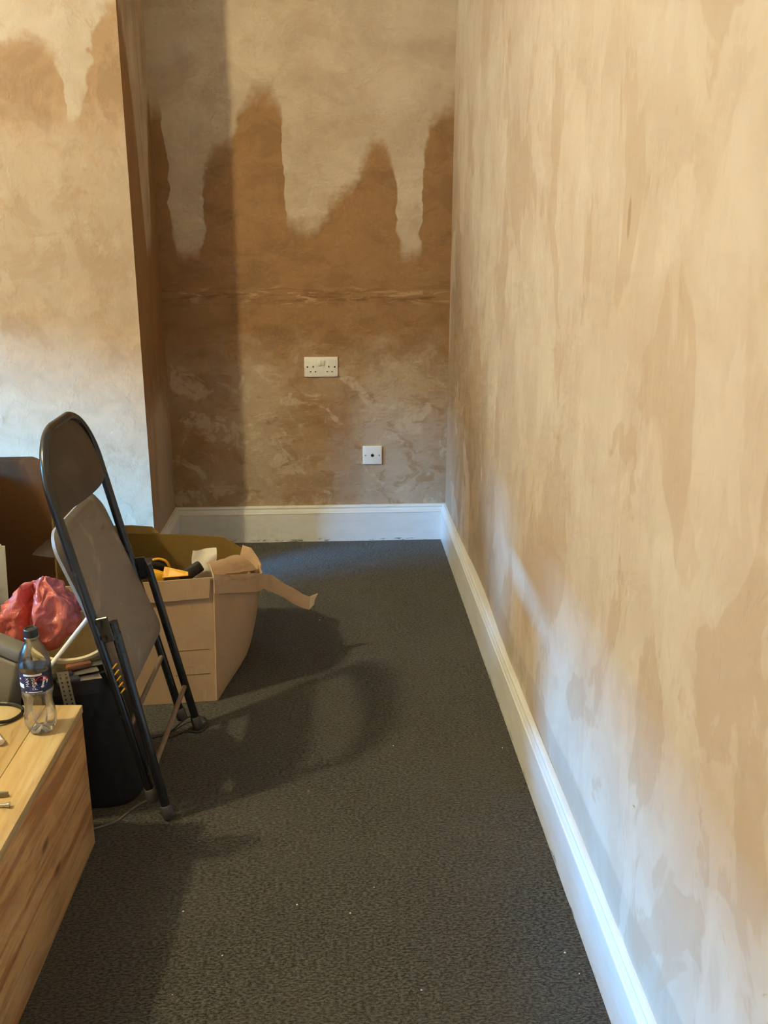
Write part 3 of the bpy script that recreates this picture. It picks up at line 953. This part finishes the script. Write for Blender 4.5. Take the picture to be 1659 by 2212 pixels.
pry = tag(obj_from('black_tool_head', rel(bevbox((-0.042, -0.012, -0.016), (0.036, 0.016, 0.018), 0.006, 2,
    Matrix.Translation((-0.950, -1.345, .386)) @ Matrix.Rotation(-0.5, 4, 'Y') @ Matrix.Rotation(0.4, 4, 'Z')), L), 'blackgrip', None, True, math.radians(40)),
    'black angular tool end beside the white paper in the box', 'tool')
pry.location = L
def crumple(cen, du, dv, nu, nv, amp, freq, seed):
    rows = []
    for i in range(nv + 1):
        row = []
        for j in range(nu + 1):
            p = Vector(cen) + Vector(du) * (j / nu - 0.5) + Vector(dv) * (i / nv - 0.5)
            q = p * freq + Vector((seed, 0, 0))
            p = p + Vector((noise.noise(q), noise.noise(q + Vector((5, 0, 0))), noise.noise(q + Vector((0, 9, 0))))) * amp
            row.append(p)
        rows.append(row)
    return sheet(rows, 0.0012)
L = (-0.90, -1.28, 0.38)
pap = tag(obj_from('crumpled_paper', rel(crumple((-0.915, -1.285, .392), (0.075, 0.02, -0.004), (-0.004, 0.05, 0.080), 12, 10, 0.010, 22, 3), L), 'paper', None, True, math.radians(80)),
          'crumpled white paper sheet sticking up in the cardboard box', 'paper')
pap.location = L
L = (-1.07, -1.25, 0.20)
fill = tag(obj_from('packing_paper', rel(crumple((-1.08, -1.25, .22), (0.36, 0, 0.02), (0.0, 0.34, 0.0), 22, 18, 0.03, 12, 8), L), 'card_in_shaded', None, True, math.radians(80)),
           'brown packing paper lying deep inside the open box', 'paper')
fill.location = L

# ---------------------------------------------------------------- tall brown carton behind
CB = Vector((-1.58, -1.10, 0))
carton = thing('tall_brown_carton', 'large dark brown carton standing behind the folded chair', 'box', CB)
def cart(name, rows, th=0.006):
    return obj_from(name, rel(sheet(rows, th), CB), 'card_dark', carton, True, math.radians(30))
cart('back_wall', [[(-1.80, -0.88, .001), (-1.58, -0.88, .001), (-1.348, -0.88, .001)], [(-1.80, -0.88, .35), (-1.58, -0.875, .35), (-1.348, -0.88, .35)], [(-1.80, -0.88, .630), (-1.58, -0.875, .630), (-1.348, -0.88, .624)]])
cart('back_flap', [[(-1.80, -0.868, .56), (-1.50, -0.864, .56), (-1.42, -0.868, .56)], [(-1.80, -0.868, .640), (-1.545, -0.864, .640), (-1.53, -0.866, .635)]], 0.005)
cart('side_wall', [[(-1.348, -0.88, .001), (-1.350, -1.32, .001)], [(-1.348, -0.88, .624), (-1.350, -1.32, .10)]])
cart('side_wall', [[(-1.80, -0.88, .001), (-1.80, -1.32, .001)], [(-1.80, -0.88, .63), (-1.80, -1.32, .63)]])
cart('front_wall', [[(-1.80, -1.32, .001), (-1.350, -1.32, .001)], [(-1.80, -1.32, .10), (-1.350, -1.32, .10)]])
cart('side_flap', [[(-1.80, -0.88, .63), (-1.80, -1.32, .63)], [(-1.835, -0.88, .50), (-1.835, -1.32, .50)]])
# unseen heap added left of the frame to block window daylight
L = (-2.00, -1.80, 0)
def heap():
    prof_ = [(-1.12, .90), (-1.16, 1.14), (-1.25, 1.18), (-1.42, 1.15), (-1.56, .97), (-1.72, .78), (-1.90, .73), (-2.10, .71), (-2.25, .70), (-2.45, .685), (-2.65, .67), (-2.80, .65), (-2.86, .52)]
    rows = []
    for y, h in prof_:
        row = []
        for k in range(17):
            t = k / 16
            if t < 0.25: x, z = -1.86 - 0.04 * math.sin(t * 6), h * (t / 0.25)
            elif t > 0.75: x, z = -2.12 + 0.02 * math.sin(t * 6), h * ((1 - t) / 0.25)
            else: x, z = -1.89 - 0.22 * (t - 0.25) / 0.5, h + 0.03 * noise.noise(Vector((t * 7, y * 5, 3)))
            row.append((x, y + 0.012 * noise.noise(Vector((t * 9, y * 9, 0))), max(z, 0.004)))
        rows.append(row)
    lo_ = [(p[0], rows[0][0][1] + 0.03, 0.004) for p in rows[0]]
    hi_ = [(p[0], rows[-1][0][1] - 0.03, 0.004) for p in rows[-1]]
    return sheet([lo_] + rows + [hi_], 0.004)
hp = tag(obj_from('light_blocker_heap', rel(heap(), L), 'blockersheet', None, True, math.radians(60)), 'unseen heap added left of the brown carton to block window light', 'light blocker')
hp.location = L
L = (-1.50, -1.47, 0.30)
wp = thing('white_board_stack', 'edges of white boards propped inside the brown carton', 'board', L)
for k in range(2):
    o_ = k * 0.012
    obj_from('board', rel(sheet([[(-1.66 - o_, -1.27, .02), (-1.570 - o_, -1.24, .02)], [(-1.66 - o_, -1.27, .47 + k * .006), (-1.548 - o_, -1.24, .445 + k * .006)]], 0.008), L), 'whiteplastic', wp)
L = (-1.38, -1.46, 0.40)
fm = tag(obj_from('clear_film', rel(sheet([[(-1.475, -1.215, .405), (-1.43, -1.21, .395), (-1.370, -1.205, .388)], [(-1.470, -1.210, .410), (-1.43, -1.19, .42), (-1.375, -1.17, .425)], [(-1.465, -1.205, .415), (-1.43, -1.18, .445), (-1.380, -1.15, .450)]], 0.001), L), 'film', None, True, math.radians(80)),
         'clear plastic film hanging in the brown carton behind the chair', 'plastic film')
fm.location = L

# ---------------------------------------------------------------- black bin and what it holds
BN = Vector((-1.165, -1.91, 0))
bin_ = thing('black_bin', 'black plastic bin between the chest and the folded chair', 'bin', BN)
def bin_ring(z, hx, hy, shx, p=3.2, n=40):
    out = []
    for k in range(n):
        a = 2 * math.pi * k / n
        c, s = math.cos(a), math.sin(a)
        out.append(Vector((shx + hx * abs(c) ** (2 / p) * (1 if c >= 0 else -1), hy * abs(s) ** (2 / p) * (1 if s >= 0 else -1), z)))
    return out
def loft(rings, cap0=False, cap1=False):
    V, F = [], []
    n = len(rings[0])
    for r in rings:
        V += r
    for i in range(len(rings) - 1):
        for k in range(n):
            F.append((i * n + k, i * n + (k + 1) % n, (i + 1) * n + (k + 1) % n, (i + 1) * n + k))
    if cap0: F.append(tuple(range(n))[::-1])
    if cap1: F.append(tuple((len(rings) - 1) * n + k for k in range(n)))
    return V, F
obj_from('body', loft([bin_ring(0.001, .125, .115, 0.012), bin_ring(0.02, .130, .120, 0.012), bin_ring(0.37, .130, .125, -0.030), bin_ring(0.37, .124, .119, -0.030), bin_ring(0.03, .122, .112, 0.010)], True, True), 'bin', bin_, True, math.radians(50))
obj_from('rim', loft([bin_ring(0.335, .131, .126, -0.026), bin_ring(0.337, .138, .133, -0.026), bin_ring(0.385, .139, .134, -0.032), bin_ring(0.388, .134, .129, -0.032), bin_ring(0.372, .124, .119, -0.032)]), 'binrim', bin_, True, math.radians(50))
# cream bucket stood in the bin
L = (-1.225, -1.875, 0.30)
Mk = Matrix.Translation((-1.200, -1.893, 0.305)) @ Matrix.Rotation(math.radians(13), 4, 'X') @ Matrix.Rotation(math.radians(6), 4, 'Y')
buck = thing('cream_bucket', 'cream plastic bucket standing in the black bin', 'bucket', L)
obj_from('wall', rel(lathe([(0.0, 0.0), (0.082, 0.0), (0.098, 0.135), (0.1035, 0.137), (0.1035, 0.148), (0.0965, 0.149), (0.080, 0.004), (0.0, 0.004)], 36, Mk), L), 'cream', buck, True, math.radians(50))
# red bag
L = (-1.265, -1.89, 0.42)
def bag():
    bm = bmesh.new()
    bmesh.ops.create_icosphere(bm, subdivisions=5, radius=1.0)
    for v in bm.verts:
        p = v.co.copy()
        t = (p.z + 1) / 2
        wide = 1.0 - 0.55 * t ** 1.5
        q = Vector((p.x * 0.118 * wide, p.y * 0.090 * wide, p.z * 0.095))
        ang = math.atan2(p.y, p.x)
        pleat = 0.13 * math.sin(ang * 7 + 2.2 * noise.noise(p * 1.5)) * (0.3 + t) + 0.05 * math.sin(ang * 15 + 3 * noise.noise(p * 2))
        rad = 1 + pleat * min(1, (p.x * p.x + p.y * p.y) * 3)
        q.x *= rad
        q.y *= rad
        # valley between the two gathered lobes
        val = math.exp(-((p.x + 0.22 + 0.25 * p.z) / 0.16) ** 2) * max(0, 0.6 - p.y)
        q.y += 0.045 * val
        q.z -= 0.018 * val * t
        q += Vector((noise.noise(p * 2.4), noise.noise(p * 2.4 + Vector((7, 0, 0))), noise.noise(p * 2.4 + Vector((0, 7, 0))))) * 0.014
        r1 = abs(noise.noise(p * 4.2 + Vector((3, 3, 3))))
        q += p.normalized() * (0.016 * (0.4 - r1))
        v.co = q + Vector((-0.035 * (1 - t), 0, 0))
    bm.verts.index_update()
    V = [v.co.copy() for v in bm.verts]
    F = [tuple(v.index for v in f.verts) for f in bm.faces]
    bm.free()
    return V, F
bagv = bag()
bg_o = tag(obj_from('plastic_bag', (bagv[0], bagv[1]), 'bag', None, True), 'crumpled red plastic bag stuffed in the cream bucket', 'bag')
bg_o.location = (-1.250, -1.882, 0.490)
# white stick across the bucket
stick = tag(obj_from('white_stick', rel(tube([(-1.208, -2.052, .418), (-1.128, -1.945, .503)], 0.0055, 10), (-1.208, -2.052, .418)), 'whiteplastic', None, True, math.radians(40)),
            'thin white plastic rod leaning across the red bag', 'rod')
stick.location = (-1.208, -2.052, .418)
# scrapers lying over the rim of the bin
def scraper(name, label, a, b, wd, hmat, zoff):
    a, b = Vector(a), Vector(b)
    t = (b - a).normalized()
    s = t.cross(Vector((0, 0, 1))).normalized()
    n = s.cross(t).normalized()
    Lc = a.copy()
    th = thing(name, label, 'tool', Lc)
    m = a.lerp(b, 0.52)
    bl = [m - s * wd * 0.30, b - s * wd * 0.5, b + s * wd * 0.5, m + s * wd * 0.30]
    obj_from('blade', rel(blade(bl, 0.0015), Lc), 'steel', th)
    Mx = Matrix((t, s, n)).transposed().to_4x4()
    Mx.translation = a.lerp(b, 0.27)
    hl = (b - a).length * 0.27
    obj_from('handle', rel(bevbox((-hl, -wd * 0.28, -0.006), (hl, wd * 0.28, 0.008), 0.005, 2, Mx), Lc), hmat, th, True, math.radians(40))
    return th
scraper('scraper', 'steel scraper with black handle lying on the bin rim', (-1.215, -2.078, .398), (-1.100, -2.020, .402), 0.040, 'blackgrip', 0)
scraper('filling_knife', 'filling knife with brown handle on the bin rim', (-1.170, -2.040, .410), (-1.068, -1.985, .404), 0.034, 'brown_handle', 0)
scraper('wide_scraper', 'wide pale blade lying lowest on the bin rim', (-1.185, -2.085, .393), (-1.090, -2.040, .393), 0.046, 'blackgrip', 0)
# perforated strip hanging from the rim
L = (-1.160, -2.088, 0.42)
def perf():
    wd, ln, th = 0.027, 0.118, 0.002
    nx, nz = 7, 41
    V, F = [], []
    for i in range(nz):
        for j in range(nx):
            V.append(Vector((-wd / 2 + wd * j / (nx - 1), 0, -ln * i / (nz - 1))))
    for i in range(nz - 1):
        for j in range(nx - 1):
            if j in (1, 4) and i % 4 in (1, 2) and 1 < i < nz - 3:
                continue
            a = i * nx + j
            F.append((a, a + 1, a + nx + 1, a + nx))
    k = len(V)
    V2 = [v + Vector((0, th, 0)) for v in V]
    F2 = [tuple(q + k for q in f[::-1]) for f in F]
    return V + V2, F + F2
Mp = Matrix.Translation((-1.157, -2.118, 0.440)) @ Matrix.Rotation(math.radians(-5), 4, 'Y') @ Matrix.Rotation(math.radians(4), 4, 'X')
pv = perf()
ps = tag(obj_from('perforated_strip', ([Mp @ p - Vector(L) for p in pv[0]], pv[1]), 'strip'), 'grey perforated strip hanging behind the bottle', 'strip')
ps.location = L

# ---------------------------------------------------------------- grey case at the left
L = (-1.42, -1.95, 0)
case = thing('grey_case', 'grey plastic tool case behind the chest, cut by the left edge', 'case', L)
Mg = Matrix.Translation((-1.246, -2.128, 0.500)) @ Matrix.Rotation(math.radians(15), 4, 'Y') @ Matrix.Rotation(math.radians(-20), 4, 'Z')
obj_from('body', rel(bevbox((-0.22, 0.0, -0.490), (0.0, 0.05, -0.034), 0.010, 3, Mg), L), 'grey', case, True, math.radians(40))
obj_from('lid', rel(bevbox((-0.222, -0.002, -0.031), (0.002, 0.052, 0.0), 0.008, 2, Mg), L), 'grey', case, True, math.radians(40))
obj_from('latch', rel(bevbox((-0.15, -0.008, -0.06), (-0.11, 0.002, -0.015), 0.003, 1, Mg), L), 'blackgrip', case)

# ---------------------------------------------------------------- bottle
BT = Vector((-1.170, -2.270, TOPZ))
bottle = thing('drink_bottle', 'empty clear plastic drink bottle with dark label on the chest', 'bottle', BT)
prof = [(0.0, 0.010), (0.012, 0.006), (0.022, 0.001), (0.029, 0.003), (0.0335, 0.014), (0.0345, 0.030), (0.0335, 0.046), (0.0305, 0.062), (0.0300, 0.074), (0.0325, 0.090), (0.0345, 0.098), (0.0345, 0.104), (0.0335, 0.106), (0.0335, 0.152), (0.0345, 0.154), (0.0340, 0.165), (0.0310, 0.180), (0.0250, 0.196), (0.0180, 0.209), (0.0140, 0.216), (0.0130, 0.222), (0.0160, 0.224), (0.0160, 0.226), (0.0125, 0.227), (0.0125, 0.240)]
def bottle_body():
    V, F = lathe(prof, 48)
    for p in V:
        r = math.hypot(p.x, p.y)
        if p.z < 0.045 and r > 0.008:
            a = math.atan2(p.y, p.x)
            k = max(0.0, math.cos(5 * a)) * (1 - p.z / 0.045)
            s = 1 - 0.16 * k
            p.x *= s
            p.y *= s
            p.z += 0.008 * k * min(1, r / 0.03) * (1 if p.z < 0.02 else 0)
        if 0.045 < p.z < 0.095:
            a = math.atan2(p.y, p.x)
            s = 1 + 0.05 * math.sin(3 * a + p.z * 40)
            p.x *= s
            p.y *= s
    return V, F
obj_from('body', bottle_body(), 'pet', bottle, True, math.radians(80))
cap_prof = [(0.0, 0.2435), (0.0105, 0.2435), (0.0110, 0.2450), (0.0138, 0.2450), (0.0150, 0.2435), (0.0152, 0.2300), (0.0152, 0.2275), (0.0130, 0.2275)]
obj_from('cap', lathe(cap_prof, 40), 'cap', bottle, True, math.radians(35))
RL = 0.0339
def patch(a0, a1, z0_, z1_, r, n=18):
    rows = []
    for zz in (z0_, z1_):
        rows.append([Vector((r * math.cos(math.radians(a0 + (a1 - a0) * k / n)), r * math.sin(math.radians(a0 + (a1 - a0) * k / n)), zz)) for k in range(n + 1)])
    V = rows[0] + rows[1]
    F = [(k, k + 1, n + 2 + k, n + 1 + k) for k in range(n)]
    return V, F
label = obj_from('label', patch(0, 360, 0.106, 0.152, RL, 72), 'navy', bottle, True)
tag(label, 'dark blue wrap label with red, white and blue roundel')
FR = -112.0                     # direction in which the label faces the camera (degrees)
def lab(name, a0, a1, z0_, z1_, mat, dr=0.0003):
    return obj_from(name, patch(FR + a0, FR + a1, z0_, z1_, RL + dr, 10), mat, label, True)
lab('blue_field', 12, 46, 0.110, 0.1230, 'lblue', 0.0002)
lab('white_band', -8, 60, 0.1462, 0.1510, 'lwhite', 0.0005)
lab('white_line', 6, 56, 0.1075, 0.1095, 'lwhite', 0.0005)
lab('white_dot', -6, 2, 0.1070, 0.1098, 'lwhite', 0.0005)
lab('info_panel', -38, -10, 0.1165, 0.1265, 'lwhite', 0.0005)
lab('red_mark', -50, -40, 0.1195, 0.1245, 'lred', 0.0005)
lab('white_dot', -34, -24, 0.1350, 0.1385, 'lwhite', 0.0005)
def wrap_poly(pts, mat, name, dr=0.0006):
    """pts in (degrees from the front, z) -> n-gon on the label"""
    V = [Vector(((RL + dr) * math.cos(math.radians(FR + a)), (RL + dr) * math.sin(math.radians(FR + a)), z)) for a, z in pts]
    return obj_from(name, (V, [tuple(range(len(V)))]), mat, label)
ca, cz, R_ = 58, 0.130, 0.0145
def circ(t):
    return (ca + math.degrees(R_ * math.cos(t) / RL), cz + R_ * math.sin(t))
N_ = 14
up_ = [circ(math.radians(8 + 164 * k / N_)) for k in range(N_ + 1)]
lowr = [circ(math.radians(188 + 164 * k / N_)) for k in range(N_ + 1)]
wav = lambda s, o: [(ca + math.degrees((-0.0143 + 0.0286 * k / 10) / RL) * s, cz + o + 0.0025 * math.sin(k / 10 * 6.28)) for k in range(11)]
wrap_poly([circ(2 * math.pi * k / 28) for k in range(28)], 'lwhite', 'roundel', 0.0005)
wrap_poly(up_ + wav(0.98, 0.0045), 'lred', 'roundel_red', 0.0008)
wrap_poly(lowr + wav(0.98, -0.0045)[::-1], 'lblue', 'roundel_blue', 0.0008)
def label_text(txt, size, a_mid, z_mid, name):
    cu = bpy.data.curves.new(name, 'FONT')
    cu.body = txt
    cu.size = size
    cu.align_x = 'CENTER'
    cu.align_y = 'CENTER'
    to = bpy.data.objects.new(name, cu)
    COL.objects.link(to)
    dg = bpy.context.evaluated_depsgraph_get()
    me = bpy.data.meshes.new_from_object(to.evaluated_get(dg))
    V, F = [], [tuple(p.vertices) for p in me.polygons]
    for v in me.vertices:
        # rotated a quarter turn: reads upwards
        s, z = -v.co.y, v.co.x
        a = math.radians(FR + a_mid) + s / RL
        V.append(Vector(((RL + 0.0007) * math.cos(a), (RL + 0.0007) * math.sin(a), z_mid + z)))
    bpy.data.objects.remove(to)
    bpy.data.curves.remove(cu)
    bpy.data.meshes.remove(me)
    return obj_from(name, (V, F), 'lwhite', label)
label_text('MAX', 0.0105, 7, 0.1325, 'lettering')
label_text('pepsi', 0.0150, 27, 0.1290, 'lettering')

# ---------------------------------------------------------------- small things on the chest
def on_chest(name, vf, mat, label_, cat, L_, smooth=True):
    o_ = tag(obj_from(name, rel(vf, L_), mat, None, smooth, math.radians(45)), label_, cat)
    o_.location = L_
    return o_
ring = []
for k in range(45):
    a = 2 * math.pi * k / 44 * 0.97 + 0.2
    rr = 0.066 + 0.003 * math.sin(2 * a)
    ring.append((-1.298 + rr * math.cos(a), -2.206 + 0.050 * math.sin(a), TOPZ + 0.0045 + 0.010 * max(0, math.sin(a - 2.4))))
on_chest('cable_loop', tube(ring, 0.0042, 8), 'blackcable', 'loop of black cable lying on the chest behind the bottle', 'cable', (-1.298, -2.206, TOPZ))
L = (-1.255, -2.31, TOPZ)
pen = thing('marker_pen', 'white capped marker lying at the left edge of the chest top', 'pen', L)
obj_from('barrel', rel(tube([(-1.300, -2.270, TOPZ + .034), (-1.262, -2.312, TOPZ + .016)], 0.0085, 14), L), 'brown_handle', pen, True, math.radians(40))
obj_from('cap', rel(tube([(-1.262, -2.312, TOPZ + .016), (-1.238, -2.338, TOPZ + .0085)], 0.0085, 14, True, [0.0090, 0.0078]), L), 'whiteplastic', pen, True, math.radians(40))
L = (-1.205, -2.525, TOPZ)
pl = thing('pliers', 'dark grey plier jaws lying on the front of the chest top', 'tool', L)
for s in (-1, 1):
    obj_from('jaw', rel(blade([(-1.245, -2.520 + s * 0.004, TOPZ + .004), (-1.205, -2.528 + s * 0.010, TOPZ + .004), (-1.166, -2.530 + s * 0.003, TOPZ + .004), (-1.166, -2.530 + s * 0.0005, TOPZ + .004), (-1.205, -2.528 + s * 0.0006, TOPZ + .004), (-1.245, -2.520 + s * 0.0006, TOPZ + .004)][::s], 0.008), L), 'strip', pl)
obj_from('pivot', rel(lathe([(0.0, 0.016), (0.008, 0.016), (0.009, 0.013), (0.009, 0.001)], 18, Matrix.Translation((-1.238, -2.521, TOPZ))), L), 'steel', pl, True, math.radians(40))
L = (-1.16, -2.567, TOPZ)
scw = thing('wood_screw', 'shiny steel screw lying near the chest edge', 'screw', L)
obj_from('shank', rel(tube([(-1.205, -2.568, TOPZ + .007), (-1.166, -2.567, TOPZ + .006), (-1.160, -2.567, TOPZ + .006)], 0.003, 10, True, [0.0012, 0.003, 0.003]), L), 'steel', scw, True, math.radians(40))
obj_from('head', rel(tube([(-1.162, -2.567, TOPZ + .006), (-1.1545, -2.567, TOPZ + .006), (-1.1535, -2.567, TOPZ + .006)], 0.006, 14, True, [0.003, 0.0060, 0.0056]), L), 'steel', scw, True, math.radians(40))

# ---------------------------------------------------------------- cables and crumbs on the carpet
def floor_cable(name, pts, r, mat, label_):
    P = smooth_path([(x, y, r + dz) for x, y, dz in pts], 6)
    L_ = (pts[0][0], pts[0][1], 0)
    o_ = tag(obj_from(name, rel(tube(P, r, 8), L_), mat, None, True), label_, 'cable')
    o_.location = L_
floor_cable('thin_cable', [(-1.130, -2.118, 0), (-1.100, -2.105, 0), (-1.070, -2.085, 0), (-1.045, -2.042, 0), (-1.022, -2.012, 0), (-1.000, -1.995, 0)], 0.0028, 'cable', 'thin grey cable on the carpet between chest and bin')
floor_cable('looped_cable', [(-1.045, -1.688, 0), (-1.000, -1.655, 0.0), (-0.958, -1.600, 0.012), (-0.925, -1.588, 0.014), (-0.898, -1.605, 0.010), (-0.896, -1.640, 0.002), (-0.918, -1.662, 0), (-0.955, -1.655, 0), (-1.000, -1.690, 0)], 0.0026, 'blackcable', 'black cable looped around the far foot of the folding chair')
cr_me = None
for (x, y) in [(-0.491, -2.454), (-0.434, -2.373), (-0.609, -2.42), (-0.762, -2.566), (-0.034, -1.797), (-0.030, -2.66), (-0.346, -1.768), (-0.558, -0.876), (-0.851, -2.667), (-0.356, -2.684), (-0.045, -2.60), (-0.861, -2.427)]:
    bm = bmesh.new()
    bmesh.ops.create_icosphere(bm, subdivisions=1, radius=0.0019 * random.uniform(0.6, 1.1))
    for v in bm.verts:
        v.co += Vector((random.uniform(-1, 1), random.uniform(-1, 1), random.uniform(-1, 1))) * 0.0005
        v.co.x *= 1.3
    me = bpy.data.meshes.new('plaster_crumb')
    bm.to_mesh(me)
    bm.free()
    me.materials.append(MATS['crumb'])
    o_ = bpy.data.objects.new('plaster_crumb', me)
    o_.location = (x, y, 0.0013)
    COL.objects.link(o_)
    tag(o_, 'tiny white plaster crumb on the dark carpet', 'crumb', 'plaster crumbs scattered over the carpet')
